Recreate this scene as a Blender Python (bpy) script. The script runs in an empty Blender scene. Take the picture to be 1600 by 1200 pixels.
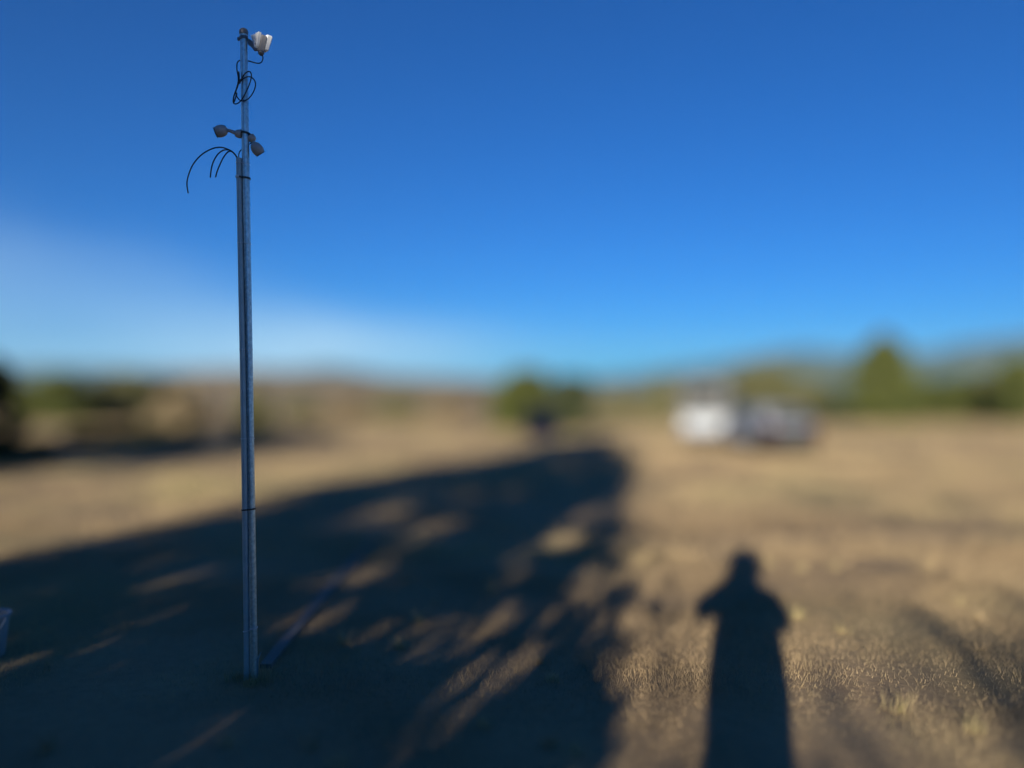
import bpy, bmesh, math, random
import numpy as np
from mathutils import Vector, Matrix, Quaternion

random.seed(7); RNG = np.random.default_rng(11)
SC = bpy.context.scene
COL = SC.collection
R = math.radians

# ------------------------------------------------------------------ camera
F = 1180.0                    # focal length in pixels of a 1600 wide picture
CAM_H = 1.60
FOCUS = 1.60 * F / 462.0      # distance of the pole
cam = bpy.data.cameras.new('camera')
cam.sensor_width = 36.0
cam.lens = F / 1600.0 * 36.0
cam.clip_start = 0.05; cam.clip_end = 9000.0
cam.dof.use_dof = True
cam.dof.focus_distance = FOCUS
cam.dof.aperture_fstop = (cam.lens / 1000.0) / 0.225
cam_ob = bpy.data.objects.new('camera', cam); COL.objects.link(cam_ob)
cam_ob.location = (0, 0, CAM_H); cam_ob.rotation_euler = (R(90), 0, 0)
SC.camera = cam_ob

# ------------------------------------------------------------------ light
SUN_EL, SHADOW_AZ = R(12.8), R(16.8)     # shadows run away from the camera, a little to the right
SKY_STRENGTH = 0.05
world = bpy.data.worlds.new('World'); SC.world = world; world.use_nodes = True
nt = world.node_tree; N = nt.nodes; L = nt.links
N.clear()
def node(t, **kw):
    n = N.new(t)
    for k, v in kw.items(): setattr(n, k, v)
    return n
def wmath(op, a, b=None, clamp=False):
    n = node('ShaderNodeMath', operation=op, use_clamp=clamp)
    for i, v in enumerate((a, b)):
        if v is None: continue
        if isinstance(v, (int, float)): n.inputs[i].default_value = v
        else: L.new(v, n.inputs[i])
    return n.outputs[0]
sky = node('ShaderNodeTexSky', sky_type='NISHITA')
sky.sun_disc = False
sky.sun_elevation = SUN_EL
sky.sun_rotation = SHADOW_AZ + math.pi
sky.altitude = 900; sky.air_density = 1.0; sky.dust_density = 0.1; sky.ozone_density = 3.0
hsv = node('ShaderNodeMixRGB', blend_type='MULTIPLY')          # the deep blue of a dry, high-country sky
hsv.inputs[0].default_value = 1.0; hsv.inputs[2].default_value = (.03, .42, .95, 1)
L.new(sky.outputs[0], hsv.inputs[1])
# thin cirrus veil low in the left of the sky: by direction
tc = node('ShaderNodeTexCoord'); sx = node('ShaderNodeSeparateXYZ'); L.new(tc.outputs['Generated'], sx.inputs[0])
el = wmath('ARCSINE', sx.outputs[2])
mp = node('ShaderNodeMapping'); L.new(tc.outputs['Generated'], mp.inputs[0])
mp.inputs['Rotation'].default_value = (0, R(14), 0); mp.inputs['Scale'].default_value = (1.3, 1.3, 7.0)
nz = node('ShaderNodeTexNoise'); nz.inputs['Scale'].default_value = 2.2; nz.inputs['Detail'].default_value = 9; nz.inputs['Roughness'].default_value = .58
L.new(mp.outputs[0], nz.inputs['Vector'])
edge = wmath('SUBTRACT', wmath('MULTIPLY', sx.outputs[0], -0.36), wmath('SUBTRACT', el, 0.045))   # slanting upper edge of the veil
edge = wmath('ADD', edge, wmath('MULTIPLY', wmath('SUBTRACT', nz.outputs[0], .5), .10))
veil = node('ShaderNodeMapRange', interpolation_type='SMOOTHERSTEP'); L.new(edge, veil.inputs[0])
veil.inputs[1].default_value = -0.03; veil.inputs[2].default_value = 0.13
fall = node('ShaderNodeMapRange', interpolation_type='SMOOTHSTEP'); L.new(el, fall.inputs[0])
fall.inputs[1].default_value = 0.02; fall.inputs[2].default_value = 0.26
fall.inputs[3].default_value = 1.0; fall.inputs[4].default_value = 0.16
vv = wmath('MULTIPLY', veil.outputs[0], fall.outputs[0])
vv = wmath('MULTIPLY', vv, wmath('ADD', .1, wmath('MULTIPLY', nz.outputs[0], 1.75)))
vv = wmath('MULTIPLY', vv, 0.30)
def bell(v, c, w):
    q = wmath('DIVIDE', wmath('SUBTRACT', v, c), w); return wmath('EXPONENT', wmath('MULTIPLY', wmath('MULTIPLY', q, q), -1.0))
wisp = wmath('MULTIPLY', bell(sx.outputs[0], -.19, .17), bell(el, .045, .034))      # brighter wisp low over the hill
wisp = wmath('MULTIPLY', wisp, wmath('ADD', .12, wmath('MULTIPLY', nz.outputs[0], .62)))
vv = wmath('ADD', vv, wisp)
mixc = node('ShaderNodeMixRGB'); L.new(vv, mixc.inputs[0]); L.new(hsv.outputs[0], mixc.inputs[1])
mixc.inputs[2].default_value = (4.8, 6.7, 8.1, 1)
bg = node('ShaderNodeBackground'); L.new(mixc.outputs[0], bg.inputs[0]); bg.inputs[1].default_value = SKY_STRENGTH
wo = node('ShaderNodeOutputWorld'); L.new(bg.outputs[0], wo.inputs[0])

sun = bpy.data.lights.new('sun', 'SUN'); sun.energy = 5.0; sun.angle = R(0.9); sun.color = (1.0, .895, .76)
sun_ob = bpy.data.objects.new('sun', sun); COL.objects.link(sun_ob)
to_ground = Vector((math.sin(SHADOW_AZ) * math.cos(SUN_EL), math.cos(SHADOW_AZ) * math.cos(SUN_EL), -math.sin(SUN_EL)))
sun_ob.rotation_euler = to_ground.to_track_quat('-Z', 'Y').to_euler()
sun_ob.location = -to_ground * 60

vs = SC.view_settings
vs.view_transform = 'Standard'; vs.look = 'None'; vs.gamma = 1.0; vs.use_curve_mapping = False; vs.exposure = 1.25
SC.cycles.use_denoising = True
SC.cycles.max_bounces = 6
SC.cycles.diffuse_bounces = 3
SC.cycles.sample_clamp_indirect = 4

# ------------------------------------------------------------------ helpers
def tag(o, label=None, cat=None, group=None, kind=None):
    if label: o['label'] = label
    if cat: o['category'] = cat
    if group: o['group'] = group
    if kind: o['kind'] = kind
    return o
def empty(name, loc, rz=0.0):
    o = bpy.data.objects.new(name, None); COL.objects.link(o)
    o.location = loc; o.rotation_euler = (0, 0, rz); o.empty_display_size = .1
    return o
def link(name, me, mats, parent=None, loc=None):
    for m in (mats if isinstance(mats, (list, tuple)) else [mats]): me.materials.append(m)
    o = bpy.data.objects.new(name, me); COL.objects.link(o)
    if loc is not None: o.location = loc
    if parent is not None: o.parent = parent
    return o
def from_bm(name, bm, mats, parent=None, loc=None, smooth=True):
    me = bpy.data.meshes.new(name); bm.to_mesh(me); bm.free()
    if smooth:
        for p in me.polygons: p.use_smooth = True
        try: me.set_sharp_from_angle(angle=R(63))
        except Exception: pass
    return link(name, me, mats, parent, loc)
def from_np(name, V, Fc, mats, parent=None, cols=None, smooth=False, matidx=None):
    """V (n,3), Fc (m,k) equal-sided faces."""
    me = bpy.data.meshes.new(name)
    V = np.ascontiguousarray(V, np.float32); Fc = np.ascontiguousarray(Fc, np.int32)
    m, k = Fc.shape
    me.vertices.add(len(V)); me.vertices.foreach_set('co', V.ravel())
    me.loops.add(m * k); me.loops.foreach_set('vertex_index', Fc.ravel())
    me.polygons.add(m); me.polygons.foreach_set('loop_start', np.arange(0, m * k, k, dtype=np.int32))
    me.polygons.foreach_set('use_smooth', np.full(m, smooth))
    if matidx is not None: me.polygons.foreach_set('material_index', np.asarray(matidx, np.int32))
    me.update(calc_edges=True)
    if cols is not None:
        a = me.attributes.new('tone', 'FLOAT', 'POINT'); a.data.foreach_set('value', np.asarray(cols, np.float32))
    me.validate()
    return link(name, me, mats, parent)
def box(bm, c, s, rot=None, bevel=0.0):
    g = bmesh.ops.create_cube(bm, size=1.0)
    vs_ = g['verts']
    bmesh.ops.scale(bm, vec=s, verts=vs_)
    if bevel:
        es = list({e for v in vs_ for e in v.link_edges})
        b = bmesh.ops.bevel(bm, geom=es, offset=bevel, segments=2, affect='EDGES', profile=.6)
        vs_ = list({v for f in b['faces'] for v in f.verts} | {v for v in vs_ if v.is_valid})
    if rot is not None: bmesh.ops.rotate(bm, cent=(0, 0, 0), matrix=rot, verts=vs_)
    bmesh.ops.translate(bm, vec=c, verts=vs_)
    return vs_
def ring_frame(t):
    t = t.normalized(); a = Vector((0, 0, 1)) if abs(t.z) < .9 else Vector((1, 0, 0))
    u = t.cross(a).normalized(); return u, t.cross(u).normalized()
def tube(bm, pts, rad, n=10, caps=True):
    pts = [Vector(p) for p in pts]
    rads = rad if isinstance(rad, (list, tuple)) else [rad] * len(pts)
    rings = []; u = None
    for i, p in enumerate(pts):
        t = (pts[min(i + 1, len(pts) - 1)] - pts[max(i - 1, 0)])
        if t.length < 1e-9: t = Vector((0, 0, 1))
        t.normalize()
        if u is None: u, v = ring_frame(t)
        else:
            u = (u - t * u.dot(t))
            if u.length < 1e-6: u, v = ring_frame(t)
            u.normalize(); v = t.cross(u).normalized()
        rings.append([bm.verts.new(p + (u * math.cos(2 * math.pi * k / n) + v * math.sin(2 * math.pi * k / n)) * rads[i]) for k in range(n)])
    for a, b in zip(rings, rings[1:]):
        for k in range(n):
            bm.faces.new((a[k], a[(k + 1) % n], b[(k + 1) % n], b[k]))
    if caps:
        bm.faces.new(list(reversed(rings[0]))); bm.faces.new(rings[-1])
    return rings
def spline(pts, sub=8):
    pts = [Vector(p) for p in pts]; out = []
    P = [pts[0] * 2 - pts[1]] + pts + [pts[-1] * 2 - pts[-2]]
    for i in range(1, len(P) - 2):
        a, b, c, d = P[i - 1:i + 3]
        for j in range(sub):
            t = j / sub
            out.append(.5 * ((2 * b) + (c - a) * t + (2 * a - 5 * b + 4 * c - d) * t * t + (3 * b - a - 3 * c + d) * t ** 3))
    out.append(pts[-1]); return out
def lathe(bm, prof, axis_pt, axis, n=20):
    """profile (r, t) spun about axis."""
    axis = Vector(axis).normalized(); u, v = ring_frame(axis); axis_pt = Vector(axis_pt)
    rings = []
    for r, t in prof:
        c = axis_pt + axis * t
        rings.append([bm.verts.new(c + (u * math.cos(2 * math.pi * k / n) + v * math.sin(2 * math.pi * k / n)) * max(r, 1e-4)) for k in range(n)])
    for a, b in zip(rings, rings[1:]):
        for k in range(n): bm.faces.new((a[k], a[(k + 1) % n], b[(k + 1) % n], b[k]))
    bm.faces.new(list(reversed(rings[0]))); bm.faces.new(rings[-1])
def vnoise(x, y, seed=0):
    """smooth value noise, 0..1"""
    xi = np.floor(x).astype(np.int64); yi = np.floor(y).astype(np.int64); xf = x - xi; yf = y - yi
    def h(a, b):
        n = (a * 374761393 + b * 668265263 + seed * 974711) & 0x7fffffff
        n = ((n ^ (n >> 13)) * 1274126177) & 0x7fffffff
        return ((n ^ (n >> 16)) & 0xffff) / 65535.0
    u = xf * xf * (3 - 2 * xf); v = yf * yf * (3 - 2 * yf)
    return (h(xi, yi) * (1 - u) + h(xi + 1, yi) * u) * (1 - v) + (h(xi, yi + 1) * (1 - u) + h(xi + 1, yi + 1) * u) * v
def fbm(x, y, seed=0, o=3):
    s = 0; a = .5; t = 0
    for k in range(o):
        s = s + a * vnoise(x * 2 ** k, y * 2 ** k, seed + k * 17); t += a; a *= .5
    return s / t

# ------------------------------------------------------------------ materials
def mat(name, col, rough=.6, metal=0.0, spec=.5, var=None, scale=8.0, var2=None, bump=0.0, bscale=60.0, detail=4):
    m = bpy.data.materials.new(name); m.use_nodes = True
    t = m.node_tree; n = t.nodes; b = n['Principled BSDF']
    b.inputs['Base Color'].default_value = (*col, 1); b.inputs['Roughness'].default_value = rough
    b.inputs['Metallic'].default_value = metal; b.inputs['Specular IOR Level'].default_value = spec
    c = n.new('ShaderNodeTexCoord')
    if var is not None:
        z = n.new('ShaderNodeTexNoise'); z.inputs['Scale'].default_value = scale; z.inputs['Detail'].default_value = detail
        t.links.new(c.outputs['Object'], z.inputs['Vector'])
        r = n.new('ShaderNodeValToRGB'); r.color_ramp.elements[0].position = .32; r.color_ramp.elements[1].position = .68
        r.color_ramp.elements[0].color = (*col, 1); r.color_ramp.elements[1].color = (*var, 1)
        if var2 is not None:
            e = r.color_ramp.elements.new(.5); e.color = (*var2, 1)
        t.links.new(z.outputs[0], r.inputs[0]); t.links.new(r.outputs[0], b.inputs['Base Color'])
    if bump:
        z2 = n.new('ShaderNodeTexNoise'); z2.inputs['Scale'].default_value = bscale; z2.inputs['Detail'].default_value = 3
        t.links.new(c.outputs['Object'], z2.inputs['Vector'])
        bp = n.new('ShaderNodeBump'); bp.inputs['Strength'].default_value = bump; bp.inputs['Distance'].default_value = .01
        t.links.new(z2.outputs[0], bp.inputs['Height']); t.links.new(bp.outputs[0], b.inputs['Normal'])
    return m
def tone_mat(name, stops, rough=.8, spec=.2, transl=0.0):
    """colour by the per-leaf value 'tone'"""
    m = bpy.data.materials.new(name); m.use_nodes = True
    t = m.node_tree; n = t.nodes; b = n['Principled BSDF']
    a = n.new('ShaderNodeAttribute'); a.attribute_name = 'tone'
    r = n.new('ShaderNodeValToRGB'); els = r.color_ramp.elements
    els[0].position, els[0].color = stops[0][0], (*stops[0][1], 1)
    els[1].position, els[1].color = stops[-1][0], (*stops[-1][1], 1)
    for p, c in stops[1:-1]:
        e = els.new(p); e.color = (*c, 1)
    t.links.new(a.outputs['Fac'], r.inputs[0]); t.links.new(r.outputs[0], b.inputs['Base Color'])
    b.inputs['Roughness'].default_value = rough; b.inputs['Specular IOR Level'].default_value = spec
    if transl:
        o = n['Material Output']; tr = n.new('ShaderNodeBsdfTranslucent'); mx = n.new('ShaderNodeMixShader')
        mx.inputs[0].default_value = transl
        t.links.new(r.outputs[0], tr.inputs[0]); t.links.new(b.outputs[0], mx.inputs[1]); t.links.new(tr.outputs[0], mx.inputs[2])
        t.links.new(mx.outputs[0], o.inputs[0])
    return m
M = {}
M['galv'] = mat('galvanised_steel', (.36, .48, .52), .42, 1.0, var=(.60, .72, .76), scale=55, var2=(.47, .59, .63), bump=.15, bscale=180)
M['conduit'] = mat('grey_conduit', (.30, .39, .41), .42, .25, var=(.37, .46, .48), scale=20, bump=.05, bscale=90)
M['dark_iron'] = mat('dark_cast_metal', (.10, .11, .12), .5, .6, var=(.16, .17, .18), scale=60)
M['black_rubber'] = mat('black_cable_rubber', (.012, .012, .014), .5)
M['black_band'] = mat('black_band', (.015, .016, .018), .45)
M['wire'] = mat('pale_wire', (.62, .64, .66), .35, .6)
M['white_plastic'] = mat('white_plastic', (.78, .80, .80), .45, spec=.3, var=(.72, .74, .74), scale=30)
M['grey_plastic'] = mat('grey_plastic', (.33, .33, .33), .5, var=(.27, .27, .28), scale=40)
M['lamp_grey'] = mat('weathered_grey_plastic', (.40, .38, .36), .5, var=(.30, .29, .28), scale=35)
M['glass_dark'] = mat('dark_glass', (.02, .025, .03), .08, spec=.7)
M['bark'] = mat('bark', (.075, .055, .042), .9, var=(.13, .10, .08), scale=9, bump=.8, bscale=25)
M['board'] = mat('weathered_board', (.17, .155, .13), .9, var=(.13, .12, .10), scale=6, bump=.3, bscale=40)
M['bucket'] = mat('pale_blue_plastic', (.22, .27, .29), .6, var=(.19, .235, .26), scale=10)
M['white_paint'] = mat('white_car_paint', (.37, .405, .43), .7, spec=.15, var=(.35, .385, .41), scale=2)
M['silver_paint'] = mat('silver_car_paint', (.20, .215, .245), .8, 0.0, spec=.15, var=(.19, .205, .23), scale=2)
M['canopy_grey'] = mat('grey_canopy_shell', (.115, .12, .115), .75, spec=.2, var=(.10, .105, .10), scale=3)
M['dark_paint'] = mat('dark_grey_car_paint', (.024, .025, .026), .85, spec=.08, var=(.03, .031, .032), scale=2)
M['tyre'] = mat('tyre_rubber', (.02, .02, .02), .95, spec=.1)
M['rim'] = mat('wheel_rim', (.45, .45, .46), .35, .8)
M['trim'] = mat('black_trim', (.025, .025, .026), .9, spec=.08)
M['red_lens'] = mat('red_tail_lens', (.07, .008, .008), .8, spec=.05)
M['clear_lens'] = mat('clear_head_lens', (.65, .65, .66), .15)
M['panel_navy'] = mat('navy_panel', (.012, .02, .055), .3, var=(.02, .028, .07), scale=12)
M['post_grey'] = mat('pale_post', (.42, .38, .36), .7, var=(.36, .33, .31), scale=10)
M['jacket'] = mat('dark_jacket', (.03, .035, .045), .85, var=(.04, .045, .055), scale=20, bump=.3)
M['jeans'] = mat('blue_jeans', (.05, .07, .12), .85, var=(.06, .085, .14), scale=20, bump=.3)
M['skin'] = mat('skin', (.45, .28, .20), .5)
M['hair'] = mat('brown_hair', (.05, .035, .025), .6, var=(.07, .05, .035), scale=40, bump=.4)
M['shoe'] = mat('shoe_leather', (.05, .04, .035), .6)
M['phone'] = mat('phone_black', (.02, .02, .022), .25)

# ground: dry soil and thatch, drier / greyer / greener patches of its own
def ground_material():
    m = bpy.data.materials.new('dry_meadow_ground'); m.use_nodes = True
    t = m.node_tree; n = t.nodes; b = n['Principled BSDF']; b.inputs['Roughness'].default_value = .95; b.inputs['Specular IOR Level'].default_value = .1
    c = n.new('ShaderNodeTexCoord')
    def nz_(s, d=4, off=0):
        mp_ = n.new('ShaderNodeMapping'); mp_.inputs['Location'].default_value = (off, off * .7, 0)
        t.links.new(c.outputs['Object'], mp_.inputs[0])
        z = n.new('ShaderNodeTexNoise'); z.inputs['Scale'].default_value = s; z.inputs['Detail'].default_value = d
        t.links.new(mp_.outputs[0], z.inputs['Vector']); return z
    a = nz_(.9, 5); r = n.new('ShaderNodeValToRGB'); e = r.color_ramp.elements
    e[0].position = .3; e[0].color = (.205, .148, .078, 1); e[1].position = .7; e[1].color = (.315, .235, .132, 1)
    x = e.new(.5); x.color = (.275, .20, .115, 1)
    t.links.new(a.outputs[0], r.inputs[0])
    g = nz_(.16, 3, 40); gr = n.new('ShaderNodeMapRange'); gr.inputs[1].default_value = .5; gr.inputs[2].default_value = .72
    t.links.new(g.outputs[0], gr.inputs[0])
    mx = n.new('ShaderNodeMixRGB'); t.links.new(gr.outputs[0], mx.inputs[0]); t.links.new(r.outputs[0], mx.inputs[1]); mx.inputs[2].default_value = (.245, .215, .105, 1)
    f = nz_(14, 4, 9); fr = n.new('ShaderNodeMapRange'); fr.inputs[3].default_value = .75; fr.inputs[4].default_value = 1.15
    t.links.new(f.outputs[0], fr.inputs[0])
    ml = n.new('ShaderNodeMixRGB'); ml.blend_type = 'MULTIPLY'; ml.inputs[0].default_value = 1
    t.links.new(mx.outputs[0], ml.inputs[1]); t.links.new(fr.outputs[0], ml.inputs[2])
    t.links.new(ml.outputs[0], b.inputs['Base Color'])
    bp = n.new('ShaderNodeBump'); bp.inputs['Strength'].default_value = .3; bp.inputs['Distance'].default_value = .02
    q = nz_(22, 4, 3); t.links.new(q.outputs[0], bp.inputs['Height']); t.links.new(bp.outputs[0], b.inputs['Normal'])
    return m
M['ground'] = ground_material()
M['grass'] = tone_mat('dry_grass_blades', [(0, (.24, .175, .095)), (.3, (.33, .245, .14)), (.55, (.39, .295, .165)), (.8, (.42, .335, .17)), (1, (.33, .29, .125))], .75, .25, .12)
M['weeds'] = tone_mat('grey_weed_leaves', [(0, (.07, .065, .05)), (.5, (.12, .11, .08)), (1, (.17, .15, .10))], .85, .15)
M['juniper'] = tone_mat('juniper_leaf', [(0, (.035, .045, .012)), (.5, (.068, .082, .018)), (1, (.11, .12, .028))], .8, .2)
M['olive'] = tone_mat('olive_leaf', [(0, (.06, .065, .025)), (.5, (.115, .115, .05)), (1, (.17, .155, .07))], .8, .2)
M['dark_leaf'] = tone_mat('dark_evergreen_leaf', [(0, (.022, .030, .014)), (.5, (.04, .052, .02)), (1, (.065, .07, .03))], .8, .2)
M['brown_brush'] = tone_mat('brown_brush', [(0, (.13, .10, .06)), (.5, (.20, .16, .095)), (1, (.26, .215, .12))], .85, .15)
M['hill_grass'] = mat('hill_dry_grass', (.17, .14, .085), .95, spec=.1, var=(.26, .205, .13), scale=.03, var2=(.215, .175, .11), detail=8)
M['hill_forest'] = mat('hill_forest', (.045, .065, .035), .95, spec=.05, var=(.11, .12, .07), scale=.012, var2=(.07, .09, .05), detail=10)

# ------------------------------------------------------------------ terrain
def hz(x, y):
    """ground height: level by the pole, then falling gently away, flat valley, low rise behind"""
    x = np.asarray(x, float); y = np.asarray(y, float)
    d = np.maximum(y - 6.0, 0.0)
    drop = -0.03 * d
    flat = -2.2
    z = np.where(d < 55, drop, -1.65 - 0.55 * (1 - np.exp(-(d - 55) / 18.0)))
    micro = (fbm(x * .35, y * .35, 3) - .5) * .10 * np.clip((y - 5) / 10, 0, 1) + (fbm(x * 1.6, y * 1.6, 8) - .5) * .025
    return z + micro
def gz(x, y): return float(hz(np.array([x]), np.array([y]))[0])
def ground_sheet():
    # polar-ish grid: fine close by, coarse to the horizon
    rs = np.concatenate([-np.geomspace(1500, 30, 30), np.linspace(-26, -2, 25), np.arange(-1.6, 14, .2), np.geomspace(14.2, 4000, 130)])
    ang = np.linspace(-1, 1, 241)
    V = []
    for y in rs:
        half = 600 + abs(y) * 1.35
        V.append(np.stack([np.sign(ang) * (np.abs(ang) ** 2.6) * half, np.full_like(ang, y)], 1))
    V = np.concatenate(V); z = hz(V[:, 0], V[:, 1]); V = np.column_stack([V, z])
    n = len(ang); i = np.arange(len(rs) - 1)[:, None] * n + np.arange(n - 1)[None, :]
    i = i.ravel(); Fc = np.stack([i, i + 1, i + n + 1, i + n], 1)
    o = from_np('ground', V, Fc, M['ground'], smooth=True)
    tag(o, kind='structure')
ground_sheet()

def hill(name, m, dist, depth, xs, hs, base=-3.0, seed=1, rough=.06):
    """ridge with its own body: rises from base towards the crest and falls behind it"""
    nx, ny = 120, 26
    X = np.linspace(xs[0], xs[-1], nx); H = np.interp(X, xs, hs)
    V = []
    for j in range(ny):
        t = j / (ny - 1); y = dist + (t - .55) * depth
        prof = math.sin(min(t / .55, 1) * math.pi / 2) ** 1.4 if t < .55 else math.cos((t - .55) / .45 * math.pi / 2)
        z = base + (H - base) * prof * (1 + rough * 2 * (fbm(X / dist * 40, np.full(nx, y / dist * 40), seed) - .5))
        V.append(np.column_stack([X, np.full(nx, y), z]))
    V = np.concatenate(V)
    i = (np.arange(ny - 1)[:, None] * nx + np.arange(nx - 1)[None, :]).ravel()
    o = from_np(name, V, np.stack([i, i + 1, i + nx + 1, i + nx], 1), m, smooth=True)
    return tag(o, kind='structure')
def px(x, d): return (x - 800) / F * d
def pz(y, d): return CAM_H + (600 - y) / F * d
D1 = 260
hill('grassy_hill', M['hill_grass'], D1, 220, [px(x, D1) for x in (-700, -200, 60, 240, 330, 420, 560, 660, 760, 830, 960)],
     [pz(y, D1) for y in (600, 585, 602, 592, 577, 578, 586, 590, 594, 602, 612)], -3.2, 5, .05)
D2 = 2600
hill('forested_hills', M['hill_forest'], D2, 1500, [px(x, D2) for x in (-2500, -900, -200, 0, 120, 260, 420, 520, 620, 760, 900, 1000, 1130, 1240, 1330, 1440, 1560, 1700, 2100, 3600)],
     [pz(y, D2) for y in (540, 545, 556, 572, 574, 578, 586, 572, 590, 594, 594, 586, 566, 548, 552, 552, 530, 520, 528, 540)], -20, 9, .10)

# ------------------------------------------------------------------ air
HAZE = 0.00009
if HAZE > 0:
    hm = bpy.data.materials.new('haze_air'); hm.use_nodes = True
    hn_ = hm.node_tree.nodes; hn_.clear()
    pv = hn_.new('ShaderNodeVolumePrincipled'); pv.inputs['Color'].default_value = (.42, .74, 1.0, 1); pv.inputs['Density'].default_value = HAZE
    ho = hn_.new('ShaderNodeOutputMaterial'); hm.node_tree.links.new(pv.outputs[0], ho.inputs['Volume'])
    bm = bmesh.new(); box(bm, (0, 1200, 95), (16000, 7600, 270))
    tag(from_bm('haze', bm, hm, smooth=False), kind='stuff')

# ------------------------------------------------------------------ grass
STRIPS = []   # line of the thinner grass strip (pixel-measured once, real ground points)
def strip_d(x, y):
    # a strip of thinner grass crossing the meadow from the left towards the far pole
    cx = np.interp(y, [9.5, 12, 16, 22, 30], [-7.6, -8.0, -8.2, -6.0, -2.0])
    return np.abs(x - cx)
def blades(n, ymin, ymax, hgt, wid, seg, power=1.0):
    t = RNG.random(n); y = (ymin ** power + t * (ymax ** power - ymin ** power)) ** (1 / power)
    x = (RNG.random(n) * 2 - 1) * (y * .92 + 1.5)
    dens = fbm(x * .9, y * .9, 21, 4)
    keep = RNG.random(n) < np.clip((dens - .25) * 2.6, .15, 1)
    keep &= ~((strip_d(x, y) < .7) & (RNG.random(n) < .7) & (y > 9))
    x = x[keep]; y = y[keep]; dens = dens[keep]; n = len(x)
    z = hz(x, y) - .006
    h = hgt * (.45 + .9 * RNG.random(n)) * (.55 + .9 * dens)
    w = wid * (.6 + .8 * RNG.random(n))
    a = RNG.random(n) * 2 * np.pi; la = RNG.random(n) * 2 * np.pi; ln = h * (.15 + .75 * RNG.random(n))
    ux, uy = np.cos(a) * w / 2, np.sin(a) * w / 2
    bx, by = np.cos(la) * ln, np.sin(la) * ln
    tone = np.clip(.52 + (fbm(x * .55, y * .55, 33, 3) - .5) * 1.3 + RNG.normal(0, .10, n), 0, 1)
    if seg == 1:
        V = np.stack([np.stack([x - ux, y - uy, z], 1), np.stack([x + ux, y + uy, z], 1), np.stack([x + bx, y + by, z + h], 1)], 1)
        k = 3; Fc = np.arange(n * 3).reshape(n, 3)
    else:
        mx_, my_ = x + bx * .3, y + by * .3
        V = np.stack([np.stack([x - ux, y - uy, z], 1), np.stack([x + ux, y + uy, z], 1),
                      np.stack([mx_ + ux * .8, my_ + uy * .8, z + h * .6], 1), np.stack([mx_ - ux * .8, my_ - uy * .8, z + h * .6], 1),
                      np.stack([x + bx, y + by, z + h * .92], 1)], 1)
        k = 5; b0 = np.arange(n) * 5
        Fc = np.concatenate([np.stack([b0, b0 + 1, b0 + 2], 1), np.stack([b0, b0 + 2, b0 + 3], 1), np.stack([b0 + 3, b0 + 2, b0 + 4], 1)])
    return V.reshape(-1, 3), Fc, np.repeat(tone, k)
def grass():
    Vs, Fs, Ts = [], [], []; off = 0
    for args in ((640000, 1.6, 7.5, .034, .0022, 1, 1.5), (260000, 7.0, 20, .07, .006, 1, 1.6), (260000, 18, 95, .12, .022, 1, 1.3)):
        v, f, t = blades(*args); Vs.append(v); Fs.append(f + off); Ts.append(t); off += len(v)
    # scattered taller tufts, and a collar of grass round the foot of the pole
    g = np.random.default_rng(5); cx, cy, nb, hh = [], [], [], []
    for i in range(150):
        y = g.uniform(2.6, 13); x = g.uniform(-1, 1) * (y * .85 + .5); cx.append(x); cy.append(y); nb.append(int(g.integers(20, 70))); hh.append(g.uniform(.07, .14))
    pxx = (397.2 - 800) / F * FOCUS
    for i in range(22):
        a = g.uniform(0, 2 * np.pi); rr = g.uniform(.035, .12); cx.append(pxx - .015 + rr * np.cos(a)); cy.append(FOCUS + rr * np.sin(a)); nb.append(26); hh.append(g.uniform(.05, .10))
    k = np.repeat(np.arange(len(cx)), nb); n = len(k)
    x = np.array(cx)[k] + g.normal(0, .022, n); y = np.array(cy)[k] + g.normal(0, .022, n); h = np.array(hh)[k] * g.uniform(.5, 1.1, n)
    la = g.uniform(0, 2 * np.pi, n); ln = h * g.uniform(.1, .8, n); a = g.uniform(0, 2 * np.pi, n); z = hz(x, y) - .006; w = .0016
    v = np.stack([np.stack([x - np.cos(a) * w, y - np.sin(a) * w, z], 1), np.stack([x + np.cos(a) * w, y + np.sin(a) * w, z], 1), np.stack([x + np.cos(la) * ln, y + np.sin(la) * ln, z + h], 1)], 1).reshape(-1, 3)
    Vs.append(v); Fs.append(np.arange(n * 3).reshape(n, 3) + off); Ts.append(np.repeat(np.clip(g.uniform(.2, .9, len(cx))[k] + g.normal(0, .1, n), 0, 1), 3)); off += len(v)
    o = from_np('dry_grass', np.concatenate(Vs), np.concatenate(Fs), M['grass'], cols=np.concatenate(Ts))
    tag(o, 'short dry tan grass covering the open meadow', 'grass', kind='stuff')
grass()

# ------------------------------------------------------------------ vegetation
def leaf_cloud(cent, size, rng, elong=1.6):
    n = len(cent)
    d = rng.normal(size=(n, 3)); d /= np.linalg.norm(d, axis=1)[:, None]
    e = rng.normal(size=(n, 3)); e -= d * (e * d).sum(1)[:, None]; e /= np.linalg.norm(e, axis=1)[:, None]
    s = size * (.6 + .8 * rng.random(n))[:, None]
    a = d * s * elong * .5; b = e * s * .5
    V = np.stack([cent - a, cent + b * .9, cent + a, cent - b * .9], 1).reshape(-1, 3)
    return V, np.arange(n * 4).reshape(n, 4)
def clumps_to_leaves(cl, rad, per, rng, squash=.75):
    """cl (m,3) clump centres, rad (m,) radii"""
    m = len(cl); idx = np.repeat(np.arange(m), per)
    p = rng.normal(size=(len(idx), 3)); p /= np.linalg.norm(p, axis=1)[:, None]
    p *= (rng.random(len(idx)) ** .45)[:, None]; p[:, 2] *= squash
    return cl[idx] + p * rad[idx][:, None], idx
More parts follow.
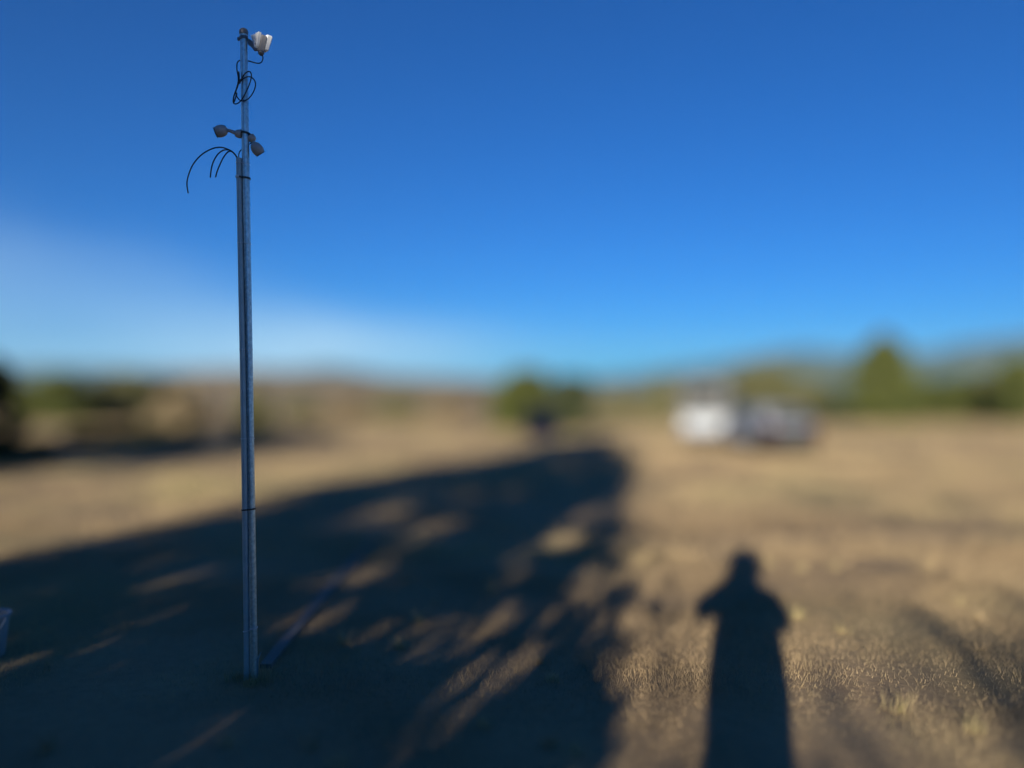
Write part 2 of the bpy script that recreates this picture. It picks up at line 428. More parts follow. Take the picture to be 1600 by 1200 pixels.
def tree(name, label, cat, loc, h, w, kind='round', leafmat='olive', seed=1, nclump=70, per=140, leaf=.12, trunk=True, group=None, base=.1, carve=None, profile=None, offset=None, qpow=.5, crs=1.0, extra=None):
    rng = np.random.default_rng(seed)
    root = empty(name, (loc[0], loc[1], gz(loc[0], loc[1]) - .03)); tag(root, label, cat, group)
    t = rng.random(nclump); ang = rng.random(nclump) * 2 * np.pi
    if profile is None:
        if kind == 'cone': prof = lambda q: np.interp(q, [0, .1, .3, .6, .85, 1], [.75, 1.0, 1.0, .82, .48, .14])
        elif kind == 'bush': prof = lambda q: np.interp(q, [0, .25, .6, .85, 1], [.9, 1.0, .95, .72, .35])
        else: prof = lambda q: np.interp(q, [0, .15, .45, .75, 1], [.45, .85, 1.0, .75, .2])
    else: prof = profile
    rr = prof(t) * w / 2; q = rng.random(nclump) ** qpow * .95 + .04
    crad = crs * w * (.10 + .08 * rng.random(nclump)) * (.55 + .45 * rr / (w / 2))
    rr_in = np.maximum(rr - crad * .7, 0)
    zz = base * h + t * (h * (1 - base)) - crad * .5 * (t > .9)
    cx = np.cos(ang) * rr_in * q; cy = np.sin(ang) * rr_in * q
    if offset is not None:
        ox, oy = offset(t); cx = cx + ox; cy = cy + oy
    cl = np.column_stack([cx, cy, zz])
    if extra is not None:
        cl = np.concatenate([cl, extra[:, :3]]); crad = np.concatenate([crad, extra[:, 3]])
    P, idx = clumps_to_leaves(cl, crad, per, rng)
    P[:, 2] = np.maximum(P[:, 2], .05)
    if carve is not None:
        k = carve(P + np.array(root.location)); P = P[k]; idx = idx[k]
    V, Fc = leaf_cloud(P, leaf, rng)
    ctone = rng.random(len(cl))
    tone = np.clip(.2 + .55 * ctone[idx] + rng.normal(0, .12, len(P)), 0, 1)
    from_np('crown', V, Fc, M[leafmat], root, cols=np.repeat(tone, 4))
    bm = bmesh.new()
    top = Vector((0, 0, h * .85))
    if offset is not None:
        ox, oy = offset(np.array([.85])); top = Vector((float(ox[0]), float(oy[0]), h * .85))
    r0 = max(.04, w * .035)
    tube(bm, [(0, 0, -.1), (0, 0, h * .1), tuple(top * .5 + Vector((rng.normal() * .03 * w, rng.normal() * .03 * w, 0))), tuple(top)], [r0 * 1.25, r0, r0 * .6, r0 * .12], 8)
    from_bm('trunk', bm, M['bark'], root)
    bm = bmesh.new()
    for i in rng.choice(nclump, min(nclump, 26), replace=False):
        e = Vector(cl[i]); f = max(e.z * .62, .06 * h)
        s = Vector((0, 0, f)) + (Vector((top.x, top.y, 0)) * (f / top.z))
        mid = (s + e) * .5 + Vector((0, 0, -.03 * h))
        tube(bm, [s, mid, e], [r0 * .38, r0 * .24, r0 * .07], 5)
    from_bm('limbs', bm, M['bark'], root)
    return root

def at_px(x, y):
    k = (y - 600) / F
    d = CAM_H / k if CAM_H / k < 6 else (CAM_H - .18) / max(k - .03, .002)
    return (px(x, d), d)
sd = np.array([math.sin(SHADOW_AZ), math.cos(SHADOW_AZ)]); pd = np.array([math.cos(SHADOW_AZ), -math.sin(SHADOW_AZ)])
TAN = math.tan(SUN_EL)
def at_su(s, u): return sd * s + pd * u
# big conifer behind the camera on the left: the tree whose long shadow lies over the meadow and the pole
S0 = -4.0
tx, ty = at_su(S0, -4.4)
HS = .925
H_TREE = 8.7 * HS
BIG_H = np.array([0, .45, 1.0, 1.75, 2.3, 2.9, 3.5, 4.4, 5.2, 5.7, 6.5, 7.5, 8.3, 8.7]) * HS / H_TREE
BIG_L = np.array([-5.6, -6.6, -6.9, -6.7, -6.7, -7.0, -7.5, -7.4, -6.9, -6.7, -7.2, -7.7, -7.5, -6.6])
BIG_R = np.array([-1.0, .05, .25, .05, -.75, -1.4, -1.7, -2.0, -2.3, -2.85, -3.7, -4.5, -5.0, -5.7])
def big_prof(q): return np.interp(q, BIG_H, (BIG_R - BIG_L) / 7.0)
def big_off(q):
    c = np.interp(q, BIG_H, (BIG_L + BIG_R) / 2 + 4.4)     # the top leans left
    return pd[0] * c, pd[1] * c
def ground_su(x, y):
    X, d = at_px(x, y); return X * sd[0] + d * sd[1], X * pd[0] + d * pd[1], gz(X, d)
HOLES = []   # gaps between the boughs, found from where their light lies on the ground: (u, height at the tree, half width, half height, share of leaves gone)
for hx, hy, hw, hh, hp in ((885, 842, .20, .12, 1.0), (640, 822, .45, .10, .85), (810, 962, .26, .09, .6), (700, 990, .26, .08, .6), (560, 905, .40, .10, .75),
                           (925, 914, .22, .10, .7), (460, 965, .32, .10, .8), (330, 1125, .26, .10, .8), (250, 900, .35, .10, .6), (730, 745, .30, .10, .7), (985, 745, .2, .10, .8), (560, 1120, .2, .08, .7)):
    hs_, hu_, hg_ = ground_su(hx, hy); HOLES.append((hu_, hg_ + (hs_ - S0) * TAN, hw, hh, hp))
def big_carve(P):
    u = P[:, :2] @ pd; s = P[:, :2] @ sd
    z0 = P[:, 2] - (S0 - s) * TAN                # height of the ray through P at the tree's own plane
    k = np.ones(len(P), bool)
    rr = np.random.default_rng(77)
    for hu, hz_, hw, hh, hp in HOLES:
        k &= (((u - hu) / hw) ** 2 + ((z0 - hz_) / hh) ** 2 > 1) | (rr.random(len(P)) > hp)
    k &= (P[:, 1] < -.5) | (P[:, 0] < -2.2)
    # irregular thin places all through the crown, except the thick boughs in front of the pole
    thin = (fbm(u * 1.5 + 40, z0 * 2.6 + 40, 61, 3) < np.where(z0 > 2.6, .33, .27)) & ~((u > -3.2) & (u < -2.1) & (z0 > 2.0)) & (rr.random(len(P)) < .78)
    k &= ~thin
    return k
def big_extra():
    # lower skirt of boughs on the right, and the shoulder that shades the pole: (u range, height range, depth range, radius, count)
    r = np.random.default_rng(3); out = []
    for u0, u1, z0, z1, s0, s1, rad, n in ((-3.2, -.85, .35, 1.85, -1.0, .8, .36, 60), (-.95, -.75, .3, 1.75, -.7, .5, .30, 14), (-3.3, -2.35, 3.2, 4.7, -.6, .4, .28, 36), (-2.4, -2.1, 3.2, 4.4, -.4, .3, .22, 12), (-3.0, -2.57, 4.2, 5.10, -.3, .3, .20, 80)):
        u = r.uniform(u0, u1, n) + 4.4; z = r.uniform(z0, z1, n); s = r.uniform(s0, s1, n)
        out.append(np.column_stack([pd[0] * u + sd[0] * s, pd[1] * u + sd[1] * s, z + TAN * s * -1, np.full(n, rad) * r.uniform(.8, 1.2, n)]))
    return np.concatenate(out)
tree('shade_tree', 'tall leaning evergreen whose long shadow covers the left meadow', 'tree', (tx, ty), H_TREE, 7.0, leafmat='dark_leaf', seed=5,
     nclump=380, per=250, leaf=.085, base=.04, profile=big_prof, offset=big_off, carve=big_carve, qpow=.33, crs=.75, extra=big_extra())
# open bare shrub behind the camera on the right: soft broken shade in the lower right
bx_, by_ = at_su(-7.0, 1.6)
tree('shade_shrub', 'thin open shrub casting broken shade at lower right', 'shrub', (bx_, by_), 3.0, 6.4, 'bush', 'brown_brush', seed=12,
     nclump=64, per=34, leaf=.085, base=.05)

# trees in view
def tree_px(name, label, cat, x, d, ytop, wpx, **kw):
    X = px(x, d); zt = pz(ytop, d); h = zt - gz(X, d)
    return tree(name, label, cat, (X, d), h, wpx / F * d, **kw)
G1 = 'trees along the far edge of the meadow'
tree_px('conifer_tree', 'tall cone shaped green conifer right of the vehicles', 'tree', 1380, 62, 520, 128, kind='cone', leafmat='juniper', seed=21, nclump=110, per=140, leaf=.22, base=.02, group=G1)
tree_px('juniper_tree', 'rounded green juniper cut off by the right edge', 'tree', 1592, 60, 556, 120, kind='round', leafmat='juniper', seed=22, leaf=.2, base=.02, group=G1)
tree_px('juniper_tree', 'low green juniper between tall conifer and right edge', 'tree', 1500, 68, 588, 116, kind='bush', leafmat='juniper', seed=23, leaf=.2, base=.02, group=G1)
tree_px('juniper_tree', 'olive green juniper behind the white pickup roof', 'tree', 1190, 66, 568, 140, kind='bush', leafmat='olive', seed=24, leaf=.2, base=.02, group=G1)
tree_px('juniper_tree', 'small olive juniper just left of the pickup canopy', 'tree', 1038, 64, 580, 52, kind='round', leafmat='olive', seed=25, leaf=.17, base=.02, group=G1)
tree_px('bush', 'dark low bush at left foot of the tall conifer', 'bush', 1302, 60, 606, 66, kind='bush', leafmat='dark_leaf', seed=26, leaf=.16, base=.02, group=G1)
tree_px('juniper_tree', 'green juniper at centre, left one of the joined pair', 'tree', 820, 46, 577, 124, kind='bush', leafmat='juniper', seed=27, leaf=.16, base=.02, group=G1)
tree_px('juniper_tree', 'darker juniper at centre, right one of the joined pair', 'tree', 888, 45, 586, 112, kind='bush', leafmat='dark_leaf', seed=28, leaf=.15, base=.02, group=G1)
tree_px('bush', 'pale olive bush behind the pole at its mid height', 'bush', 396, 36, 606, 66, kind='bush', leafmat='olive', seed=29, leaf=.16, base=.02)
tree_px('juniper_tree', 'green juniper thicket at far left, nearer the left edge', 'tree', 90, 60, 584, 150, kind='bush', leafmat='juniper', seed=30, leaf=.2, base=.02, group=G1)
tree_px('juniper_tree', 'duller green juniper at far left beside the grassy hill', 'tree', 195, 66, 582, 140, kind='bush', leafmat='olive', seed=31, leaf=.2, base=.02, group=G1)
tree_px('juniper_tree', 'low juniper touching the right foot of the tall conifer', 'tree', 1452, 72, 592, 90, kind='bush', leafmat='juniper', seed=33, leaf=.2, base=.02, group=G1)
tree_px('juniper_tree', 'juniper filling the gap before the one at the right edge', 'tree', 1548, 70, 582, 90, kind='bush', leafmat='olive', seed=34, leaf=.2, base=.02, group=G1)
tree_px('juniper_tree', 'low juniper between the pickup and the tall conifer', 'tree', 1262, 70, 592, 100, kind='bush', leafmat='olive', seed=35, leaf=.2, base=.02, group=G1)
tree_px('juniper_tree', 'dull juniper at the right end of the far left thicket', 'tree', 262, 70, 592, 110, kind='bush', leafmat='olive', seed=36, leaf=.2, base=.02, group=G1)
tree_px('bush', 'tan brown brush clump under the far left junipers', 'bush', 285, 50, 612, 110, kind='bush', leafmat='brown_brush', seed=32, leaf=.2, base=.02)
for i, (x, d, yt, w_) in enumerate(((150, 28, 668, 110), (225, 29, 667, 100), (288, 30, 668, 60), (40, 20, 690, 110))):  # dark shrubs added to make the left band of tree shade thicker and blacker
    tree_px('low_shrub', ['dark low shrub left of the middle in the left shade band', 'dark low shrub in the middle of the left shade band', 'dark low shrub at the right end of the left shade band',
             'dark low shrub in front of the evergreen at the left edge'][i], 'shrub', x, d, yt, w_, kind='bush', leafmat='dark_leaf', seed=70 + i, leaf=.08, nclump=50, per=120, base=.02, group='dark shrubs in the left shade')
for i, (x, w_, yt) in enumerate(((470, 80, 620), (545, 100, 614), (625, 100, 616), (705, 90, 618), (955, 70, 612), (1000, 60, 610), (1245, 70, 612), (1440, 80, 610))):
    tree_px('brush_clump', ['low olive brush clump right of the pole', 'second olive brush clump right of the pole', 'olive brush clump left of the centre junipers',
             'brush clump touching the left centre juniper', 'pale brush clump right of the centre junipers', 'pale brush clump next to the small olive juniper',
             'brush clump behind the dark car roof', 'brush clump at right foot of the tall conifer'][i], 'brush', x, 74, yt, w_, kind='bush',
            leafmat='olive' if i % 2 == 0 or i > 4 else 'brown_brush', seed=50 + i, leaf=.17, nclump=40, per=120, base=.02, group='brush along the meadow edge')
tree_px('evergreen_tree', 'dark shaded evergreen cut off by the left edge', 'tree', -5, 18.0, 556, 92, kind='round', leafmat='dark_leaf', seed=41, leaf=.11, per=110, base=.03)
tree('evergreen_tree', 'taller evergreen outside the left edge casting the dark band', 'tree', (-16.4, 11.2), 5.7, 6.2, 'round', 'dark_leaf', seed=42, nclump=90, per=90, leaf=.16, base=.03)

tree('evergreen_tree', 'nearest evergreen outside the left edge shading the near meadow', 'tree', (-14.2, 6.2), 5.0, 5.4, 'bush', 'dark_leaf', seed=45, nclump=90, per=110, leaf=.14, base=.03)
tree('evergreen_tree', 'tall evergreen far out left shading the meadow under the junipers', 'tree', (-20.7, 14.6), 7.2, 7.2, 'round', 'dark_leaf', seed=43, nclump=90, per=110, leaf=.18, base=.03)
tree('evergreen_tree', 'broad evergreen farthest out left behind the other shading trees', 'tree', (-24.9, 18.0), 8.4, 8.0, 'round', 'dark_leaf', seed=44, nclump=90, per=110, leaf=.18, base=.03)

# ------------------------------------------------------------------ the pole and what hangs on it
U = FOCUS / F                                   # metres per photograph pixel at the pole
def P(x, y, dy=0.0):
    return Vector(((x - 800) * U, FOCUS + dy, CAM_H + (600 - y) * U))
def pole_c(y): return 380.6 + (y - 45) * (397.2 - 380.6) / (1062 - 45)
base = P(pole_c(1063), 1063); base.z = gz(base.x, base.y)
pole = empty('metal_pole', base); tag(pole, 'tall galvanised steel pole standing in shaded grass at left', 'pole')
def rel(v): return Vector(v) - base
RP = 5.65 * U
bm = bmesh.new()
tube(bm, [rel(P(pole_c(y), y)) for y in (1085, 800, 500, 250, 52)], RP, 28)
pipe = from_bm('pipe', bm, M['galv'], pole)
bm = bmesh.new(); ax = (P(pole_c(45), 45) - P(pole_c(85), 85)).normalized()
lathe(bm, [(RP * 1.16, 0), (RP * 1.2, .004), (RP * 1.2, .018), (RP * 1.02, .026), (RP * .6, .032), (RP * .1, .034)], rel(P(pole_c(54), 54)), ax, 24)
from_bm('cap', bm, M['dark_iron'], pole)
RC = 4.3 * U
CX = [(247, 374.4), (330, 375.6), (450, 378.6), (580, 381.8), (760, 384.2), (900, 385.0), (1056, 385.4)]
def cond_c(y): return float(np.interp(y, [a for a, b in CX], [b for a, b in CX]))
def cond_dy(y):
    off = (pole_c(y) - cond_c(y)) * U
    return -math.sqrt(max((RP + RC) ** 2 - off * off, 0.0))
def cond_p(y): return P(cond_c(y), y, cond_dy(y))
conduit = empty('conduit_pipe', (cond_p(1050).x, cond_p(1050).y, base.z))
tag(conduit, 'thin grey conduit strapped along the front of the steel pole', 'conduit')
c0 = Vector(conduit.location)
bm = bmesh.new()
cp = [cond_p(y) - c0 for y in (1085, 1040, 980, 900, 830, 760, 690, 640, 580, 515, 450, 390, 330, 290, 248)]
rr_ = tube(bm, cp, RC, 20, caps=False)
# open top with a wall and a dark bore
ctop = cp[-1]; axd = (cp[-1] - cp[-2]).normalized(); uu, v2 = ring_frame(axd)
inner = [bm.verts.new(ctop + (uu * math.cos(2 * math.pi * k / 20) + v2 * math.sin(2 * math.pi * k / 20)) * RC * .8) for k in range(20)]
deep = [bm.verts.new(v.co - axd * .05) for v in inner]
def near_order(ring, ref):   # same winding start as the outer ring
    k0 = min(range(20), key=lambda k: (ring[k].co - ref.co).length); d1 = (ring[(k0 + 1) % 20].co - rr_[-1][1].co).length; d2 = (ring[(k0 - 1) % 20].co - rr_[-1][1].co).length
    st = 1 if d1 < d2 else -1
    return [(k0 + st * j) % 20 for j in range(20)]
od = near_order(inner, rr_[-1][0]); inner = [inner[k] for k in od]; deep = [deep[k] for k in od]
for k in range(20):
    bm.faces.new((rr_[-1][k], rr_[-1][(k + 1) % 20], inner[(k + 1) % 20], inner[k]))
    bm.faces.new((inner[k], inner[(k + 1) % 20], deep[(k + 1) % 20], deep[k]))
bm.faces.new(deep)
from_bm('tube', bm, M['conduit'], conduit)
def hull2(pts):
    pts = sorted(set((round(a, 6), round(b, 6)) for a, b in pts))
    def half(ps):
        o = []
        for p in ps:
            while len(o) >= 2 and (o[-1][0] - o[-2][0]) * (p[1] - o[-2][1]) - (o[-1][1] - o[-2][1]) * (p[0] - o[-2][0]) <= 0: o.pop()
            o.append(p)
        return o
    a, b = half(pts), half(pts[::-1]); return a[:-1] + b[:-1]
def band(name, y, m, rad, tilt=0.0, height=None, parent=conduit, both=True, orig=c0):
    a, b = P(pole_c(y), y), cond_p(y)
    pts = []
    for c, r in ((a, RP), (b, RC)) if both else ((a, RP),):
        pts += [(c.x + (r + rad * .6) * math.cos(t), c.y + (r + rad * .6) * math.sin(t)) for t in np.linspace(0, 2 * math.pi, 40, endpoint=False)]
    H = hull2(pts)
    bm = bmesh.new()
    loop = [Vector((x, yy, a.z + (x - a.x) * tilt)) - orig for x, yy in H]
    if height is None:
        loop.append(loop[0]); tube(bm, loop, rad, 6)
    else:
        n = len(loop); cen = sum(loop, Vector()) / n
        R4 = []
        for p in loop:
            o = (p - cen); o.z = 0; o.normalize()
            R4.append([bm.verts.new(p + o * dx + Vector((0, 0, dz))) for dx, dz in ((0, -height / 2), (rad, -height / 2), (rad, height / 2), (0, height / 2))])
        for i in range(n):
            A, B = R4[i], R4[(i + 1) % n]
            for k in range(4): bm.faces.new((A[k], A[(k + 1) % 4], B[(k + 1) % 4], B[k]))
    return from_bm(name, bm, m, parent)
for y, tl in ((256.5, -.12), (381, -.05), (546, .02), (685, 0)): band('wire_tie', y, M['wire'], .55 * U, tl)['label'] = 'thin pale wire tie'
band('strap', 278.5, M['black_band'], .9 * U, -.1, 2.8 * U)['label'] = 'black strap'
band('strap', 795, M['black_band'], .8 * U, .06, 2.4 * U)['label'] = 'black strap'
kn = band('wire_tie', 982, M['wire'], .8 * U, .30); kn['label'] = 'thicker white wire tie twisted to a knot'
bm = bmesh.new(); kp = P(394.5, 981, -RP - 1.0 * U) - c0
bmesh.ops.create_icosphere(bm, subdivisions=2, radius=1.7 * U, matrix=Matrix.Translation(kp)); tube(bm, spline([kp, kp + Vector((3 * U, -2 * U, 2 * U)), kp + Vector((7 * U, -1 * U, 5 * U))], 4), .5 * U, 6)
from_bm('knot', bm, M['wire'], kn)
bm = bmesh.new(); b_ = cond_p(277)
box(bm, b_ + Vector((-1.0 * U, -RC - .6 * U, 0)) - c0, (4.2 * U, 1.2 * U, 3.8 * U), bevel=.3 * U)
from_bm('tag', bm, M['white_plastic'], conduit)

def cable(name, label, pts, r=1.05):
    """pts: list of (x, y, depth offset in the same unit)"""
    o_ = P(*pts[0][:2], pts[0][2] * U); bm = bmesh.new()
    tube(bm, spline([P(x, y, d * U) - o_ for x, y, d in pts], 8), r * U, 8)
    o = from_bm(name, bm, M['black_rubber'], None, o_); return tag(o, label, 'cable')
cd = cond_dy(247) / U
cable('loose_cable', 'longest black cable arching out left from conduit top', [(373.4, 256, cd), (371.5, 247, cd), (367, 240.5, cd - 1), (359, 235.2, cd - 2), (347, 232.3, cd - 4), (334, 235.5, cd - 6), (319, 245.5, cd - 8), (307, 260, cd - 9), (300, 276, cd - 9), (297.2, 290, cd - 9), (298.8, 305, cd - 8)])
cable('loose_cable', 'black cable from conduit top, left of the two short ones', [(374.2, 256, cd - 1), (371.8, 248, cd - 1.5), (366.5, 240, cd - 3), (359.5, 236.6, cd - 5), (351.5, 238.5, cd - 7), (344, 246, cd - 9), (338, 258, cd - 10), (335, 270, cd - 10), (333.8, 281, cd - 10)])
cable('loose_cable', 'black cable from conduit top, right of the two short ones', [(375.0, 256, cd + .5), (372.6, 248.5, cd), (368, 242.5, cd + 1), (362.5, 237.5, cd + 1), (357, 238.5, cd), (350.5, 247.5, cd - 1), (345, 260, cd - 2), (341, 270, cd - 2), (338.8, 278.5, cd - 2)])
cable('cable', 'short black cable curving from conduit top behind the pole', [(376.6, 256, cd + 1), (373.9, 248, cd + 1.5), (373.6, 241, cd + 2), (375.5, 235, cd + 4), (379, 230.5, 5), (383, 226, 7.5), (388, 222, 8), (392, 219.5, 8)], .9)
# device lead, crossing behind the pole and wound into loops tied at the front
lead = [(409.0, 82.5, 2.5), (409.6, 90, 3.5), (407, 95.5, 4), (402, 96.8, 5), (395, 95, 6.5), (388, 92.5, 7.5), (381, 91.5, 7.8), (374.5, 91.5, 6.5), (371.6, 95, 2), (370.6, 101, -1), (371.6, 110, -4), (373.8, 120, -6), (375.3, 128, -7.5), (376.6, 132, -8.2)]
cable('device_lead', 'thin black lead hanging from the white finned device', lead, .95)
coil = [(376.4, 131, -8.0), (380, 127, -8.6), (386, 118, -8), (391, 114.2, -6), (394, 117, -4), (393.4, 126, -4), (390.2, 138, -6), (385, 152, -8.6), (378.5, 162, -9.2), (371.5, 165.5, -8), (367, 162.5, -7), (368, 154, -7), (372, 144, -8.5), (376, 135, -9.2),
        (380.5, 129.5, -9.4), (387, 124.5, -9), (393.5, 123, -7), (399, 127, -5), (400.6, 134.5, -4), (397.5, 146, -5), (391, 156.5, -7), (384, 161, -9), (378, 160, -9.4), (373.5, 154, -9), (371.8, 147, -8.8), (374, 138, -9.4), (376.4, 131.5, -9.8)]
cable('coiled_cable', 'black cable wound in loose loops tied to the pole', coil, .95)
cable('cable_tail', 'stiff black cable ends bundled left of the looped cable', [(377.2, 132, -8.6), (376.6, 122, -8.4), (375.8, 115.5, -7.8), (375.2, 121, -7.6), (375.4, 130, -8.4), (374.4, 138, -8.4), (370.5, 147, -8), (367.6, 156, -7.4), (367.6, 163, -7), (370, 158, -7.4), (373.2, 148, -8.2)], 1.1)
bm = bmesh.new(); kq = P(376.4, 132.4, -8.6 * U)
bmesh.ops.create_icosphere(bm, subdivisions=2, radius=2.3 * U)
o = from_bm('cable_tie', bm, M['black_band'], None, kq); o.scale = (1.2, .9, .9); tag(o, 'small black tie knotting the cable loops together', 'cable tie')

# white finned device on the pole top
DC = P(405.2, 66.5, 0.0)
dev = empty('wireless_device', DC, R(-38)); tag(dev, 'white finned device bracketed to the top of the pole', 'device')
def hexa(bm, lo, hi):
    """lo, hi: (xmin, xmax, ymin, ymax, z) sections, joined"""
    ring = []
    for x0, x1, y0, y1, z in (lo, hi):
        ring.append([bm.verts.new((a * U, b * U, z * U)) for a, b in ((x0, y0), (x1, y0), (x1, y1), (x0, y1))])
    a, b = ring
    bm.faces.new(a[::-1]); bm.faces.new(b)
    for k in range(4): bm.faces.new((a[k], a[(k + 1) % 4], b[(k + 1) % 4], b[k]))
    return a + b
bm = bmesh.new()
hexa(bm, (-4, 4, -3, 6, -13.5), (-12, 12, -3, 6, 9)); bmesh.ops.bevel(bm, geom=bm.edges[:], offset=1.0 * U, segments=2, affect='EDGES')
from_bm('housing', bm, M['grey_plastic'], dev)
bm = bmesh.new()
hexa(bm, (-5.0, 5.0, 6.2, 13.5, -11), (-12.5, 12.5, 6.2, 17, 12.5)); bmesh.ops.bevel(bm, geom=bm.edges[:], offset=1.6 * U, segments=3, affect='EDGES')
from_bm('front_shell', bm, M['white_plastic'], dev)
for i, x in enumerate((-10, -6.3, -2.6, 2.6, 6.3, 10)):
    bm = bmesh.new()
    xl = x * .36; th = .75
    hexa(bm, (xl - th, xl + th, -6.5, -3.05, -11 + abs(x) * .35), (x - th, x + th, -8.5, -3.05, 11.5)); bmesh.ops.bevel(bm, geom=bm.edges[:], offset=.3 * U, segments=2, affect='EDGES')
    from_bm('fin', bm, M['white_plastic'], dev)
bm = bmesh.new(); lathe(bm, [(3.4 * U, 0), (4.6 * U, 1 * U), (4.6 * U, 5 * U), (3.2 * U, 6 * U), (2.2 * U, 7.4 * U), (1.2 * U, 7.8 * U)], (1.5 * U, 2 * U, -12.5 * U), (0.05, 0, -1), 16)
from_bm('cable_gland', bm, M['dark_iron'], dev)
bm = bmesh.new(); lathe(bm, [(1.6 * U, 0), (1.6 * U, 2.4 * U), (.4 * U, 2.6 * U)], (0, -4.5 * U, 2 * U), (0, -1, 0), 12)
lathe(bm, [(1.3 * U, 0), (1.3 * U, 3.2 * U), (.3 * U, 3.4 * U)], (0, -4.5 * U, -4 * U), (0, -1, 0), 12)
from_bm('screw_boss', bm, M['grey_plastic'], dev)
# bracket: arm from the pole clamp out to the housing
inv = (Matrix.Translation(DC) @ Matrix.Rotation(R(-38), 4, 'Z')).inverted()
bm = bmesh.new()
arm = [(386.5, 60.5), (392, 62.5), (399, 68.5), (403.5, 75), (402.2, 79), (397, 79.2), (393, 74), (388, 70)]
fr = [bm.verts.new(inv @ P(x, y, -2.0 * U)) for x, y in arm]; bk = [bm.verts.new(inv @ P(x, y, 2.5 * U)) for x, y in arm]
bm.faces.new(fr[::-1]); bm.faces.new(bk)
for k in range(len(arm)): bm.faces.new((fr[k], fr[(k + 1) % len(arm)], bk[(k + 1) % len(arm)], bk[k]))
bmesh.ops.recalc_face_normals(bm, faces=bm.faces[:]); bmesh.ops.bevel(bm, geom=bm.edges[:], offset=.5 * U, segments=2, affect='EDGES')
from_bm('bracket', bm, M['dark_iron'], dev)
bm = bmesh.new(); a_ = P(pole_c(60), 60)
lathe(bm, [(RP * 1.01, -2.2 * U), (RP * 1.22, -2.2 * U), (RP * 1.22, 2.2 * U), (RP * 1.01, 2.2 * U)], (0, 0, 0), (0, 0, 1), 28)
box(bm, (-RP - 2.2 * U, 0, .2 * U), (4 * U, 2.6 * U, 5 * U), bevel=.4 * U)
bmesh.ops.rotate(bm, cent=(0, 0, 0), matrix=Matrix.Rotation(R(-8), 3, 'Y'), verts=bm.verts[:])
for v in bm.verts: v.co = inv @ (v.co + a_)
from_bm('clamp_ring', bm, M['dark_iron'], dev)

# two round-headed lamps on one clamp
def lamp(name, label, mount, ax_arm, arm_len, head_ax, head_c, r, ln, m):
    mount = Vector(mount); o = empty(name, mount); tag(o, label, 'lamp')
    h = Vector(head_c) - mount; A = Vector(ax_arm).normalized(); Hd = Vector(head_ax).normalized()
    bm = bmesh.new(); lathe(bm, [(6.2 * U, 0), (6.6 * U, 1.2 * U), (6.2 * U, 6 * U), (5.0 * U, 8.6 * U), (3.0 * U, 9.6 * U)], A * (-1 * U), A, 20)
    from_bm('mount_base', bm, m, o)
    back = h - Hd * ln * .55
    bm = bmesh.new(); tube(bm, spline([A * 7 * U, A * 7 * U + (back - A * 7 * U) * .5, back + Hd * 2 * U], 5), [2.9 * U] * 5 + [2.6 * U] * 6, 14)
    from_bm('neck', bm, m, o)
    bm = bmesh.new()
    lathe(bm, [(.20 * r, -.60 * ln), (.55 * r, -.54 * ln), (.84 * r, -.36 * ln), (.97 * r, -.14 * ln), (1.0 * r, .06 * ln), (.96 * r, .24 * ln), (.84 * r, .40 * ln), (.78 * r, .44 * ln)], h, Hd, 28)
    hd = from_bm('lamp_head', bm, m, o)
    bm = bmesh.new(); lathe(bm, [(.74 * r, 0), (.92 * r, .2 * U), (.92 * r, .9 * U), (.2 * r, 1.0 * U)], h + Hd * (ln * .44 + .002 * U), Hd, 28)
    fp = from_bm('face_plate', bm, M['glass_dark'], hd)
    return o
ck = P(pole_c(208), 208)
l1 = lamp('lamp', 'grey round-headed lamp sticking out left from the pole', P(376.5, 210, -1 * U), (-1, -.1, .12), 0, (-.93, -.12, -.34), P(346.5, 206, -4 * U), 9.4 * U, 17.5 * U, M['lamp_grey'])
l2 = lamp('lamp', 'grey round-headed lamp angled down right of the pole', P(390.5, 213, 2 * U), (.62, .15, -.78), 0, (.48, .42, -.77), P(400.2, 231.5, 5 * U), 9.0 * U, 18.5 * U, M['lamp_grey'])
bm = bmesh.new()
n = 32; R4 = []
for k in range(n):
    a = 2 * math.pi * k / n; d = Vector((math.cos(a), math.sin(a), -.18 * math.cos(a)))
    R4.append([bm.verts.new(d * q + Vector((0, 0, dz)) + ck - Vector(l1.location)) for q, dz in ((RP * 1.01, -1.6 * U), (RP * 1.2, -1.6 * U), (RP * 1.2, 1.6 * U), (RP * 1.01, 1.6 * U))])
for k in range(n):
    for j in range(4): bm.faces.new((R4[k][j], R4[k][(j + 1) % 4], R4[(k + 1) % n][(j + 1) % 4], R4[(k + 1) % n][j]))
box(bm, P(376.6, 208.5, 0) - Vector(l1.location), (2.6 * U, 6 * U, 11 * U), bevel=.4 * U)
from_bm('clamp', bm, M['black_band'], l1)
bm = bmesh.new(); box(bm, (0, 0, 0), (10 * U, 3 * U, 3 * U), Matrix.Rotation(R(32), 3, 'Y'), .4 * U); box(bm, Vector((-1.5 * U, 0, -3 * U)), (3 * U, 6 * U, 11 * U), None, .4 * U)
for v in bm.verts: v.co += P(390, 209.5, 1 * U) - Vector(l2.location)
from_bm('clamp_strap', bm, M['black_band'], l2)

